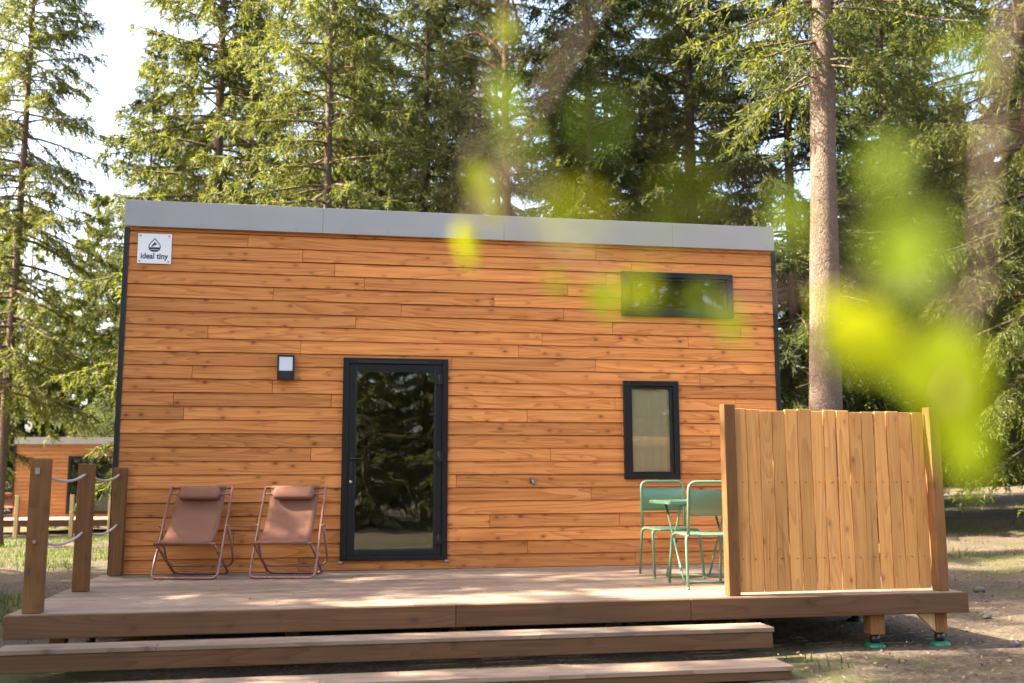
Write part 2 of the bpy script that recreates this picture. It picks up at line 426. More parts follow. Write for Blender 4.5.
# glazed door
x0, x1, z0, z1 = door_r
m = MB(8); frame_box(m, x0, x1, z0, z1, .062, .062, .045, .062, -.058, .06); m.build('door_frame', M['anthracite'], house, .004)
dm = MB(9); frame_box(dm, x0 + .064, x1 - .064, z0 + .047, z1 - .064, .074, .074, .058, .070, -.046, .03)
door = dm.build('door', M['anthracite'], house, .005, 2)
m = MB(10); frame_box(m, x0 + .138, x1 - .138, z0 + .105, z1 - .134, .009, .009, .009, .009, -.040, .0); m.build('glazing_bead', M['black'], door)
m = MB(10); m.box(x0 + .142, x1 - .142, -.026, -.016, z0 + .109, z1 - .138); m.build('glass', M['glass'], door)
m = MB(11); m.box(.215, .96, -.068, -.0585, 2.150, 2.178); m.build('vent_grille', M['black'], house, .003)
m = MB(12)
m.box(.150, .176, -.056, -.0465, .98, 1.20); m.tube(round_path([(.163, -.056, 1.145), (.163, -.098, 1.145), (.285, -.098, 1.145)], .015, 4), .0095, 10)
m.build('handle', M['black'], door, .002)
m = MB(13); m.tube([(.163, -.066, .905), (.163, -.058, .905), (.163, -.0575, .905), (.163, -.047, .905)], [.008, .008, .016, .016], 16)
m.build('lock', M['steel'], door)
for zz in (.30, 1.16, 1.98):
    m = MB(14); m.box(1.035, 1.112, -.072, -.0585, zz - .045, zz + .045); m.tube([(1.075, -.078, zz - .06), (1.075, -.078, zz + .06)], .012, 10)
    m.build('hinge', M['black'], door, .003)
for xx in (.052, 1.148):
    m = MB(15); m.box(xx, xx + .042, -.075, -.034, .080, .096); m.build('sill_clip', M['steel'], house, .002)

# lower window with blind
x0, x1, z0, z1 = win_r
wm = MB(16); frame_box(wm, x0, x1, z0, z1, .062, .062, .06, .058, -.062, .06); frame_box(wm, x0 + .0625, x1 - .0625, z0 + .0605, z1 - .0585, .036, .036, .022, .030, -.046, -.003)
win = wm.build('window', M['anthracite'], house, .005, 2)
m = MB(17); m.box(x0 + .095, x1 - .095, -.022, -.012, z0 + .078, z1 - .085); m.build('glass', M['glass'], win)
m = MB(18)
nf = 26
for k in range(nf):   # softly rippled cloth
    xa = x0 + .07 + (x1 - x0 - .14) * k / nf; xb = x0 + .07 + (x1 - x0 - .14) * (k + 1) / nf
    ya = .004 + .003 * math.sin(k * 1.3); yb = .004 + .003 * math.sin((k + 1) * 1.3)
    m.hexa([(xa, ya, z0 + .07), (xb, yb, z0 + .07), (xb, yb + .004, z0 + .07), (xa, ya + .004, z0 + .07), (xa, ya, z1 - .06), (xb, yb, z1 - .06), (xb, yb + .004, z1 - .06), (xa, ya + .004, z1 - .06)], .5)
m.build('blind', M['blind'], win)

# upper slot window
x0, x1, z0, z1 = slot_r
wm = MB(19); frame_box(wm, x0, x1, z0, z1, .068, .068, .066, .062, -.062, .06); frame_box(wm, x0 + .0685, x1 - .0685, z0 + .0665, z1 - .0625, .03, .03, .03, .03, -.046, .03)
win2 = wm.build('window', M['anthracite'], house, .005, 2)
m = MB(20); m.box(x0 + .095, x1 - .095, -.022, -.012, z0 + .092, z1 - .088); m.build('glass', M['glass'], win2)

# little pipe outlet
m = MB(21); m.tube([(2.085, -.02, .915), (2.085, -.055, .915)], .032, 14); m.tube(round_path([(2.085, -.05, .915), (2.085, -.10, .915), (2.10, -.105, .865)], .02, 4), .014, 10)
m.build('outlet_pipe', M['chrome_dim'], house)

# wall lamp
def wall_lamp(loc, label, parent_scale=1.0):
    t = empty('wall_lamp', loc, 0, label, 'lamp')
    m = MB(1); frame_box(m, -.088, .088, 0, .252, .017, .017, .085, .017, -.075, 0); m.box(-.0705, .0705, -.02, 0, .0855, .2345); m.build('lamp_housing', M['black'], t, .004)
    m = MB(2); m.box(-.0705, .0705, -.066, -.021, .0855, .2345); m.build('diffuser', M['lampface'], t, .004)
    t.scale = (parent_scale,) * 3
    return t
wall_lamp((-.524, -.0315, 1.966), 'small square outdoor lamp with black housing mounted left of the glazed door')

# sign
sg = empty('sign', (-1.89, -.034, 3.31), 0, 'white square sign with a mountain drop emblem near the roof corner', 'sign')
m = MB(1); m.box(-.168, .168, -.008, 0, -.158, .158); m.build('panel', M['white'], sg, .002)
m = MB(2)
out = [(0, .112), (.034, .074), (.056, .042), (.062, .018), (.054, -.012), (.032, -.030), (0, -.036)]
out = out + [(-x, z) for x, z in out[-2:0:-1]]
N = len(out)
for k in range(N):   # drop outline as a ring
    (xa, za), (xb, zb) = out[k], out[(k + 1) % N]; s_ = .86
    ca = (xa * s_, (za - .02) * s_ + .02); cb = (xb * s_, (zb - .02) * s_ + .02)
    m.hexa([(xa, -.0095, za), (xb, -.0095, zb), (cb[0], -.0095, cb[1]), (ca[0], -.0095, ca[1]), (xa, -.008, za), (xb, -.008, zb), (cb[0], -.008, cb[1]), (ca[0], -.008, ca[1])])
# mountain with a white snow side, and the filled bowl
def poly(m, P, y0=-.0095, y1=-.008):
    n = len(P); m.add([(x, y0, z) for x, z in P] + [(x, y1, z) for x, z in P], [tuple(range(n - 1, -1, -1))[::-1]] + [tuple(n + i for i in range(n))[::-1]] + [(i, (i + 1) % n, n + (i + 1) % n, n + i) for i in range(n)])
poly(m, [(-.036, .022), (.0, .072), (.026, .040), (.016, .043), (.006, .034), (-.006, .040), (-.014, .022)])
poly(m, [(-.054, .014), (.054, .014), (.048, -.008), (-.048, -.008)])
poly(m, [(-.042, -.0125), (.042, -.0125), (.026, -.025), (-.026, -.025)])
m.build('emblem', M['sign_ink'], sg)
fc = bpy.data.curves.new('lettering', 'FONT'); fc.body = 'ideal tiny'; fc.size = .084; fc.align_x = 'CENTER'; fc.extrude = .0008; fc.offset = .0020; fc.space_character = 1.0
fo = bpy.data.objects.new('lettering', fc); COL.objects.link(fo)
dg = bpy.context.evaluated_depsgraph_get(); me = bpy.data.meshes.new_from_object(fo.evaluated_get(dg)); bpy.data.objects.remove(fo)
me.materials.clear(); me.materials.append(M['sign_ink'])
lo = bpy.data.objects.new('lettering', me); COL.objects.link(lo); lo.parent = sg; lo.rotation_euler = (R(90), 0, 0); lo.location = (0, -.0089, -.106)
xs = [v.co.x for v in me.vertices]; lo.scale = (.272 / (max(xs) - min(xs)), 1, 1)
for sx in (-.142, .142):
    for sz in (-.134, .134):
        m = MB(3); m.tube([(sx, -.013, sz), (sx, -.008, sz)], .009, 12); m.build('screw', M['chrome_dim'], sg)

# ------------------------------------------------------------------ deck
DX0, DX1, DY0 = -2.26, 5.17, -2.93
deck = empty('wooden_deck', (1.45, -1.5, gzf(1.45, -1.5)), 0, 'raised weathered timber deck with two long steps in front of the house', 'deck')
DOFF = Matrix.Translation(-deck.location)
class DMB(MB):
    def build(s, name, mat, parent=None, bevel=0, seg=1):
        o = MB.build(s, name, mat, parent, bevel, seg); o.data.transform(DOFF); return o
def planks(m, x0, x1, y0, y1, z0, z1, n, seed, gap=.005, minlen=2.0):
    rg = random.Random(seed); p = (y1 - y0) / n
    for k in range(n):
        xs = [x0]; x = x0 + rg.uniform(1.0, 4.0)
        while x < x1 - .6: xs.append(x); x += rg.uniform(minlen, 4.0)
        xs.append(x1)
        for a, b in zip(xs[:-1], xs[1:]):
            dz = rg.uniform(-.0015, .001)
            m.box(a + .0012, b - .0012, y0 + k * p + gap / 2, y0 + (k + 1) * p - gap / 2, z0, z1 + dz, rg.random())
m = DMB(21); planks(m, DX0, DX1, DY0, -.012, -.028, 0, 20, 5, .0055); m.build('deck_board', M['deck'], deck, .003)
m = DMB(22)
for a, b in ((DX0, .92), (.924, 2.78), (2.784, DX1 + .02)): m.box(a, b, DY0 - .034, DY0 - .002, -.166, -.003)
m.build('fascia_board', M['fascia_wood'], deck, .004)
m = DMB(23)
for y in (-2.86, -1.5, -.25): m.box(DX0 + .05, DX1 - .04, y - .03, y + .03, -.175, -.030)
for k in range(14):
    x = DX0 + .06 + k * .56; m.box(x, x + .045, -2.82, -1.54, -.165, -.031); m.box(x, x + .045, -1.46, -.29, -.165, -.031)
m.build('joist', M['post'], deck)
legs = [(4.40, -2.86, .125), (4.985, -2.86, .10)] + [(x, -2.45, .11) for x in (-2.02, -1.45, -.3, 1.0, 2.3, 3.4)] + [(x, -1.5, .11) for x in (-2.0, -.5, 1.0, 2.5, 4.0, 4.98)]
for (x, y, s_) in legs:
    g = gzf(x, y); m = DMB(24); m.box(x - s_ / 2, x + s_ / 2, y - s_ / 2 + .02, y + s_ / 2 + .02, g + .105, -.176); leg = m.build('support_post', M['post'], deck, .004)
    m = DMB(25); m.tube([(x, y + .02, g + .03), (x, y + .02, g + .105)], .038, 14); m.build('pad_stem', M['black'], leg)
    m = DMB(26); m.tube([(x, y + .02, g - .01), (x, y + .02, g + .012), (x, y + .02, g + .034)], [.085, .085, .060], 22); m.build('adjustable_pad', M['foot'] if y < -2.6 else M['black'], leg)  # inner pads coloured black to stand in for the shade under the deck
m = DMB(27); m.add([(4.775, -2.875, -.1765), (4.932, -2.875, -.1765), (4.932, -2.875, -.322), (4.775, -2.835, -.1765), (4.932, -2.835, -.1765), (4.932, -2.835, -.322)], [(0, 2, 1), (3, 4, 5), (0, 1, 4, 3), (1, 2, 5, 4), (2, 0, 3, 5)])
m.build('brace', M['pale_post'], deck)

def step(x0, x1, y0, y1, zt, riser, seed):
    rm = DMB(seed); rm.box(x0 + .004, x1 - .012, y0 + .012, y0 + .045, zt - .036 - riser, zt - .034, .35); rm.box(x0 + .004, x1 - .012, y1 - .05, y1 - .02, zt - .036 - riser, zt - .034)
    for xx in (x0 + .3, (x0 + x1) / 2, x1 - .06): rm.box(xx - .02, xx + .02, y0 + .047, y1 - .052, zt - .036 - riser, zt - .034, .9)
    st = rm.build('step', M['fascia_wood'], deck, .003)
    tm = DMB(seed + 1); planks(tm, x0, x1, y0, y1, zt - .032, zt, 2, seed, .006, 2.5); tm.build('tread', M['deck'], st, .003)
    return st
step(-2.21, 3.305, -3.335, -3.07, -.18, .115, 31)
step(-2.21, 3.155, -3.96, -3.645, -.345, .055, 41)
# ------------------------------------------------------------------ privacy fence
pf = empty('privacy_fence', (4.1, -2.85, 0), 0, 'privacy screen of upright wooden boards between two posts on the deck', 'fence')
class PMB(MB):
    def build(s, name, mat, parent=None, bevel=0, seg=1):
        o = MB.build(s, name, mat, parent, bevel, seg); o.data.transform(Matrix.Translation((-4.1, 2.85, 0))); return o
m = PMB(1); m.box(3.135, 3.232, -2.885, -2.785, .002, 1.545, .1); m.build('post', M['post'], pf, .004)
m = PMB(2); m.box(4.978, 5.075, -2.885, -2.785, .002, 1.535, .9); m.build('post', M['post'], pf, .004)
m = PMB(3); rg = random.Random(8); n = 15; pw = (4.968 - 3.240) / n
for k in range(n):
    xa = 3.240 + k * pw + .002; xb = xa + pw - rg.uniform(.005, .013); zt = 1.503 + rg.uniform(-.013, .013); yb = -2.815 + rg.uniform(-.004, .004); rn = rg.random()
    zs = np.linspace(.022, zt, 12); wl = rg.uniform(0, 6.28); am = rg.uniform(.0015, .0045); tw = rg.uniform(-.006, .006)
    vs = []; fs = []
    for j, z in enumerate(zs):
        o1 = am * math.sin(z * 4 + wl); o2 = am * math.sin(z * 5.1 + wl * 2); cu = tw * math.sin(math.pi * z / 1.5)
        vs += [(xa + o1, yb + cu, z), (xb + o2, yb - cu, z), (xb + o2, yb + .021 - cu, z), (xa + o1, yb + .021 + cu, z)]
        if j:
            b = j * 4
            for c in range(4): fs.append((b - 4 + c, b - 4 + (c + 1) % 4, b + (c + 1) % 4, b + c))
    fs += [(3, 2, 1, 0), tuple(44 + i for i in range(4))]
    m.add(vs, fs, rn)
m.build('board_panel', M['fence'], pf, .002)
m = PMB(4)
for z in (.25, .87, 1.38): m.box(3.234, 4.976, -2.785, -2.745, z, z + .07)
m.build('rail', M['fence'], pf, .003)
for k in range(n):
    for z in (.285, .905):
        x = 3.240 + (k + rg.uniform(.35, .6)) * pw; m = PMB(5); m.tube([(x, -2.8225, z), (x, -2.812, z)], .0045, 6); m.build('nail', M['black'], pf)

# ------------------------------------------------------------------ rope railing
rr = empty('rope_railing', (-2.1, -1.5, 0), 0, 'three square wooden posts linked by sagging ropes on the deck edge', 'railing')
class RMB(MB):
    def build(s, name, mat, parent=None, bevel=0, seg=1):
        o = MB.build(s, name, mat, parent, bevel, seg); o.data.transform(Matrix.Translation((2.1, 1.5, 0))); return o
for y, zt, rn in ((-2.84, 1.095, .6), (-1.47, 1.076, .2), (-.085, 1.056, .5)):
    m = RMB(int(-y * 10)); m.box(-2.165, -2.045, y - .06, y + .06, .002, zt, rn); m.build('post', M['post'], rr, .005)
def sag(a, b, d, n=12):
    a, b = Vector(a), Vector(b); return [a.lerp(b, k / n) - Vector((0, 0, d * 4 * (k / n) * (1 - k / n))) for k in range(n + 1)]
for z in (.995, .505):
    for ya, yb in ((-2.782, -1.528), (-1.412, -.143)):
        m = RMB(3); m.tube(sag((-2.105, ya, z), (-2.105, yb, z - .01), .06), .0105, 8); m.build('rope', M['rope'], rr)
m = RMB(6); m.box(-2.128, -2.096, -2.912, -2.9, .985, 1.03); m.build('rope_fitting', M['chrome_dim'], rr)
m = RMB(6); m.tube([(-2.105, -2.915, .505), (-2.105, -2.90, .505)], .014, 10); m.build('rope_fitting', M['chrome_dim'], rr)

# ------------------------------------------------------------------ deck chairs
def deck_chair(label, group):
    t = empty('deck_chair', (0, 0, 0), 0, label, 'deck chair', group); r = .0132
    m = MB(1); W = .315
    m.tube(round_path([(-W + .01, .43, .862), (-W, 0, .012), (W, 0, .012), (W - .01, .43, .862)], .06, 6), r, 10)
    m.tube([(-W + .01, .425, .855), (W - .01, .425, .855)], r * .9, 10); m.tube([(-W + .012, .393, .79), (W - .012, .393, .79)], r * .7, 10)
    m.build('frame', M['frame_brown'], t)
    m = MB(2); w2 = .275
    m.tube(round_path([(-w2, -.02, .335), (-w2, .50, .012), (w2, .50, .012), (w2, -.02, .335)], .06, 6), r, 10); m.tube([(-w2 - .02, -.02, .335), (w2 + .02, -.02, .335)], r, 10)
    m.build('seat_frame', M['frame_brown'], t)
    m = MB(3); w3 = .335
    m.tube(round_path([(-w3, .24, .487), (-w3, .44, .14), (-w3 + .05, .46, .085), (w3 - .05, .46, .085), (w3, .44, .14), (w3, .24, .487)], .05, 5), r * .9, 10)
    m.build('prop_bar', M['frame_brown'], t)
    for sx in (-1, 1):
        m = MB(4); m.tube([(sx * .296, .24, .487), (sx * .350, .24, .487)], .012, 10); m.build('hinge_bolt', M['frame_brown'], t)
    # sling, hanging in a shallow curve
    A = Vector((0, .415, .845)); B = Vector((0, -.02, .345)); nx, nz = 8, 18; hw = .242
    m = MB(5); vs = []; fs = []
    for th in (0, .006):
        for j in range(nz + 1):
            s_ = j / nz; p = A.lerp(B, s_); d = .105 * 4 * s_ * (1 - s_) * (.6 + .55 * s_); p = p + Vector((0, .62, -.78)) * d + Vector((0, .7, -.7)) * th
            for i in range(nx + 1):
                u = i / nx * 2 - 1; q = p + Vector((u * hw, .012 * (1 - u * u) * math.sin(math.pi * s_), 0)); vs.append(q)
    K = (nz + 1) * (nx + 1)
    for j in range(nz):
        for i in range(nx):
            a = j * (nx + 1) + i; q = (a, a + nx + 1, a + nx + 2, a + 1); fs += [q, tuple(K + k for k in q[::-1])]
    for j in range(nz):
        a = j * (nx + 1); b = a + nx; fs += [(a, K + a, K + a + nx + 1, a + nx + 1), (b, b + nx + 1, K + b + nx + 1, K + b)]
    m.add(vs, fs, .5, True); m.tube([(-hw, .417, .853), (hw, .417, .853)], .018, 10); m.tube([(-hw, -.02, .337), (hw, -.02, .337)], .017, 10)
    m.build('sling_seat', M['sling'], t)
    # head cushion
    m = MB(6); vs = []; fs = []; n1, n2 = 16, 14
    for i in range(n1 + 1):
        u = i / n1 * 2 - 1; k = (1 - abs(u) ** 14) ** .5 if abs(u) < 1 else 0; k = max(k, .25)
        for j in range(n2):
            an = 2 * math.pi * j / n2; c, s_ = math.cos(an), math.sin(an)
            py = .036 * math.copysign(abs(c) ** .6, c) * k; pz = .070 * math.copysign(abs(s_) ** .6, s_) * k
            vs.append((u * .212, .355 + py * .87 + pz * .45, .800 - py * .45 + pz * .87))
    for i in range(n1):
        for j in range(n2): fs.append((i * n2 + j, i * n2 + (j + 1) % n2, (i + 1) * n2 + (j + 1) % n2, (i + 1) * n2 + j))
    fs += [tuple(range(n2))[::-1], tuple(n1 * n2 + j for j in range(n2))]
    m.add(vs, fs, .5, True); m.build('head_cushion', M['sling'], t)
    return t
c1 = deck_chair('rust brown folding deck chair standing between rope post and second deck chair', 'rust brown deck chairs')
c1.location = (-1.385, -.625, .002); c1.rotation_euler = (0, 0, R(-11.5))
c2 = copy_tree(c1); c2['label'] = 'rust brown folding deck chair standing nearest to the glazed door'
c2.location = (-.478, -.74, .002); c2.rotation_euler = (0, 0, R(-13))

# ------------------------------------------------------------------ bistro set
def bistro_chair(label):
    t = empty('bistro_chair', (0, 0, 0), 0, label, 'chair', 'green metal bistro chairs'); r = .0132; W = .215
    m = MB(1); m.tube(round_path([(-W, .235, .455), (-W, .275, .905), (W, .275, .905), (W, .235, .455)], .075, 7), r, 12); m.build('back_frame', M['green'], t)
    m = MB(2); vs = []; fs = []; nx = 10
    for th in (0, .003):
        for z, yo in ((.615, .247), (.75, .259), (.84, .267)):
            for i in range(nx + 1):
                u = i / nx * 2 - 1; vs.append((u * W, yo + .018 * (1 - u * u) + th, z))
    K = 3 * (nx + 1)
    for j in range(2):
        for i in range(nx):
            a = j * (nx + 1) + i; q = (a, a + 1, a + nx + 2, a + nx + 1); fs += [q, tuple(K + k for k in q[::-1])]
    for i in range(nx):
        fs += [(i, K + i, K + i + 1, i + 1), (2 * (nx + 1) + i, 2 * (nx + 1) + i + 1, K + 2 * (nx + 1) + i + 1, K + 2 * (nx + 1) + i)]
    m.add(vs, fs, .5, True); m.build('backrest', M['green'], t)
    m = MB(3)
    P = [(-.215, -.20), (-.16, -.235), (.16, -.235), (.215, -.20), (.215, .22), (.16, .24), (-.16, .24), (-.215, .22)]
    n = len(P); top = [(x, y, .462 + (.0 if abs(x) > .2 else -.004)) for x, y in P]; bot = [(x, y, .440) for x, y in P]
    m.add(top + bot, [tuple(range(n)), tuple(n + i for i in range(n))[::-1]] + [(i, n + i, n + (i + 1) % n, (i + 1) % n) for i in range(n)])
    m.build('seat', M['green'], t, .008, 2)
    for sx in (-1, 1):
        for y0, y1 in ((-.19, -.27), (.215, .275)):
            m = MB(4); m.tube(round_path([(sx * .16, y0 * .6, .445), (sx * .228, y0, .445), (sx * .24, y1, .006)], .05, 5), r, 10); m.tube([(sx * .24, y1, .0), (sx * .24, y1, .02)], .0135, 10); m.build('leg', M['green'], t)
    m = MB(5); m.tube([(-.236, .256, .16), (-.236, -.252, .16)], r * .6, 8); m.tube([(.236, .256, .16), (.236, -.252, .16)], r * .6, 8)
    return t
g1 = bistro_chair('green metal bistro chair against the house wall with its back to the wall')
g1.location = (3.225, -1.215, .002); g1.rotation_euler = (0, 0, R(-3))
g2 = copy_tree(g1); g2['label'] = 'green metal bistro chair next to the privacy screen, its back to the steps'
g2.location = (3.225, -2.105, .002); g2.rotation_euler = (0, 0, R(178))
tb = empty('bistro_table', (3.33, -1.66, .002), 0, 'small green folding bistro table between the two green chairs', 'table')
m = MB(1); m.box(-.36, .36, -.29, .29, .722, .732); 
for s_ in (-1, 1): m.box(-.36, .36, s_ * .29 - .006, s_ * .29 + .006, .700, .7325); m.box(s_ * .36 - .006, s_ * .36 + .006, -.284, .284, .700, .7325)
m.build('tabletop', M['green'], tb, .004)
for sgn, wd in ((1, .235), (-1, .215)):
    m = MB(2); m.tube(round_path([(-wd, sgn * .20, .712), (-wd, -sgn * .28, .012), (wd, -sgn * .28, .012), (wd, sgn * .20, .712)], .04, 4), .0105, 10)
    m.tube([(-wd, sgn * .185, .69), (wd, sgn * .185, .69)], .009, 8); m.build('leg_frame', M['green'], tb)
for sx in (-1, 1): m = MB(3); m.tube([(sx * .245, -.03, .36), (sx * .205, -.03, .36)], .012, 8); m.build('pivot_bolt', M['black'], tb)

# ------------------------------------------------------------------ neighbour cabin
nb = empty('neighbour_cabin', (-8.1, 28.3, -.45), R(-4), 'orange clad cabin with grey roof edge far behind on the left', 'tiny house')
cx0, cx1 = -3.40, 4.0
dh = (-1.52, .34, .10, 2.19)
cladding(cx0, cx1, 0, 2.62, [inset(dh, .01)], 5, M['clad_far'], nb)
m = MB(1)
for (a, b, c, d) in subtract([(cx0, cx1, -.3, 2.62)], inset(dh, .01)): m.box(a, b, 0, .09, c, d)
m.build('wall', M['membrane'], nb)
m = MB(1); m.box(cx0, cx0 + .09, .09, 2.5, -.3, 2.62); m.box(cx1 - .09, cx1, .09, 2.5, -.3, 2.62); m.box(cx0, cx1, 2.5, 2.59, -.3, 2.62); m.build('wall', M['inside'], nb)
m = MB(2); m.box(cx0 - .04, cx1 + .04, -.07, 2.6, 2.624, 2.88); m.build('roof', M['fascia'], nb)
m = MB(3); m.box(cx0 - .05, cx0 + .01, -.05, .08, -.3, 2.62); m.build('corner_trim', M['anthracite'], nb)
fm = MB(4); frame_box(fm, *dh, .10, .10, .10, .12, -.055, .05); fm.box(-.64, -.54, -.05, .04, dh[2] + .1, dh[3] - .12); dob = fm.build('door', M['anthracite'], nb)
m = MB(5); m.box(dh[0] + .1, dh[1] - .1, -.02, -.01, dh[2] + .1, dh[3] - .12); m.build('glass', M['glass'], dob)
wl = wall_lamp((-2.62, -.034, 1.62), None); del_keys = [k for k in ('label', 'category') if k in wl.keys()]
wl.location = nb.matrix_basis @ Vector((-2.62, -.034, 1.62)); wl.rotation_euler = (0, 0, R(-4)); wl.scale = (1.3, 1.3, 1.3)
tag(wl, 'tiny square lamp on the wall of the far cabin', 'lamp')
nd = empty('neighbour_deck', tuple(nb.matrix_basis @ Vector((0, -1.5, 0))), R(-4), 'pale timber deck in front of the far cabin', 'deck')
m = MB(6); planks(m, -4.2, 4.2, -1.4, 1.46, -.03, 0, 20, 3); m.build('deck_board', M['deck'], nd)
m = MB(7); m.box(-4.2, 4.2, -1.44, -1.403, -.22, -.003); m.build('fascia_board', M['fascia_wood'], nd)
for x in (-4.0, -2.2, -.4, 1.4, 3.2):
    m = MB(8); m.box(x, x + .12, -1.38, -1.26, -.75, -.2); m.build('support_post', M['post'], nd)
c3 = copy_tree(c1); c3['label'] = 'dim brown deck chair on the deck of the far cabin'; c3.location = nd.matrix_basis @ Vector((-3.35, .9, .0)); c3.rotation_euler = (0, 0, R(25))
nr = empty('path_railing', (-7.6, 21.3, gzf(-7.6, 21.3)), 0, 'three thin pale posts with rope before the far cabin', 'railing')
npos = [(-1.55, -.3), (-.15, .2), (.88, .5)]
for x, y in npos:
    m = MB(9); m.box(x - .055, x + .055, y - .055, y + .055, -.02, 1.28); m.build('post', M['pale_post'], nr, .01)

# ------------------------------------------------------------------ trees
def norm(a): return a / np.maximum(np.linalg.norm(a, axis=-1, keepdims=True), 1e-9)
def twigs_to_quads(rg, base, d, ln, k, ll, lw, spread=.9, sagv=.25):
    """base,d:(n,3) ln:(n,) -> needle sprays along each hanging twig"""
    n = len(base); s = (np.arange(k) + .5) / k
    P = base[:, None] + d[:, None] * (ln[:, None] * s)[..., None]
    P[..., 2] -= (ln[:, None] * s ** 2) * sagv
    rv = norm(rg.normal(size=(n, k, 3)))
    D = norm(d[:, None] + rv * spread + np.array([0, 0, -.25]))
    W = norm(np.cross(D, norm(rg.normal(size=(n, k, 3)))))
    L = ll * rg.uniform(.6, 1.3, (n, k, 1)); Wd = lw * rg.uniform(.7, 1.3, (n, k, 1))
    A = P - W * Wd * .5; B = P + W * Wd * .5; C = P + D * L + W * Wd * .28; E = P + D * L - W * Wd * .28
    return np.stack([A, B, C, E], 2).reshape(-1, 4, 3)

def trunk_tube(m, H, r0, rg, bend=.15, n=12, flare=1.5, seg=24):
    pts = []; rad = []; ph = rg.uniform(0, 6.28)
    for i in range(seg + 1):
        t = (i / seg) ** 1.3; z = t * H - .15 * (i == 0)
        pts.append((bend * math.sin(t * 3.1 + ph) * t, bend * math.cos(t * 2.3 + ph) * t, z))
        rad.append(max(.012, r0 * (1 - t) ** .85 * (1 + (flare - 1) * math.exp(-z / (r0 * 2.2))) * (1 + rg.uniform(-.04, .04))))
    m.tube(pts, rad, n)
    P = np.array(pts)
    return lambda h: np.array([np.interp(h, P[:, 2], P[:, 0]), np.interp(h, P[:, 2], P[:, 1]), h])

def spruce(seed, H=20., Rm=3.2, base=1.5, dens=10., k=9, wh=.42, droop=.32, hang=.8, r0=.2, needle='needles', bk='bark', ll=.12, lw=.03, lenf=1.0, thin=0.0, wood=True, dead=True, q_only=False, flare=1.4):
    rg = np.random.default_rng(seed); py = random.Random(seed)
    wm = MB(seed); at = trunk_tube(wm, H, r0, rg, .12, 14, flare)
    Q = []; RN = []; h = base; golden = 0
    while h < H * .985:
        f = (h - base) / (H - base); L0 = Rm * ((1 - f) ** .75) * min(1, .62 + f * 3.2)
        for b in range(py.choice((4, 5, 5, 6, 7))):
            golden += 2.4 + py.uniform(-.5, .5)
            if py.random() < thin: continue
            L = max(.25, L0 * py.uniform(.62, 1.18)); hh = h + py.uniform(-.2, .2); p0 = at(hh)
            o = np.array([math.cos(golden), math.sin(golden), 0]); sd = np.array([-o[1], o[0], 0])
            e0 = (-.12 + .85 * f ** 1.5) + py.uniform(-.12, .12); dr = droop * (1 - .6 * f) * py.uniform(.7, 1.3); up = dr * .62
            bend = py.uniform(-.15, .15)
            def bp(t):
                t = np.asarray(t)[..., None]
                z = L * (e0 * t - dr * 1.6 * t ** 2 + up * 1.5 * t ** 3)
                return p0 + o * L * t * .96 + sd * bend * L * t ** 2 + np.array([0, 0, 1.]) * z
            if wood: wm.tube([tuple(x) for x in bp(np.linspace(0, 1, 7))], [max(.004, .008 + .011 * L * (1 - q)) for q in np.linspace(0, 1, 7)], 4, cap=False)
            nb_ = max(4, int(L * dens)); t = np.sort(rg.uniform(.16, 1.0, nb_) ** .8)
            bs = bp(t); sg_ = np.where(rg.random(nb_) < .5, -1., 1.)
            dn = rg.uniform(.25, 1.25, nb_) * hang * (1 - .5 * f)
            d = norm(o * rg.uniform(.2, .8, (nb_, 1)) + sd * (sg_ * rg.uniform(.2, 1.1, nb_))[:, None] + np.array([0, 0, -1.]) * dn[:, None])
            ln = rg.uniform(.25, .62, nb_) * (1.15 - .5 * t) * min(1, .35 + L / 2.6) * lenf
            q = twigs_to_quads(rg, bs, d, ln, k, ll, lw); Q.append(q)
            RN.append(np.repeat(np.clip(rg.normal(.45, .2) + rg.normal(0, .18, nb_) + .25 * t, 0, 1), k))
            # the branch's own tip
            nt_ = max(3, int(L * 5)); t2 = rg.uniform(.35, 1, nt_); q = twigs_to_quads(rg, bp(t2), norm(np.tile(o, (nt_, 1)) + rg.normal(0, .25, (nt_, 3))), np.full(nt_, .22), 6, ll, lw); Q.append(q)
            RN.append(np.clip(rg.normal(.6, .15, len(q)), 0, 1))
        h += wh * py.uniform(.75, 1.25) * (1 - .35 * f)
    if dead and base > 2.5:   # dead snags on the bare trunk
        for i in range(int(base * 2.2)):
            hh = py.uniform(1.2, base); a = py.uniform(0, 6.28); L = py.uniform(.2, 1.1); p0 = at(hh); o = np.array([math.cos(a), math.sin(a), 0])
            wm.tube([tuple(p0), tuple(p0 + o * L * .5 + np.array([0, 0, -.05 * L])), tuple(p0 + o * L + np.array([0, 0, -.22 * L]))], [.014, .009, .004], 4, cap=False)
    Q = np.concatenate(Q); RN = np.concatenate(RN)
    if q_only: return Q, RN, wm
    t = empty('spruce_tree'); tr = wm.build('trunk', M[bk], t); quads_object('crown', Q, RN, M[needle], t)
    return t

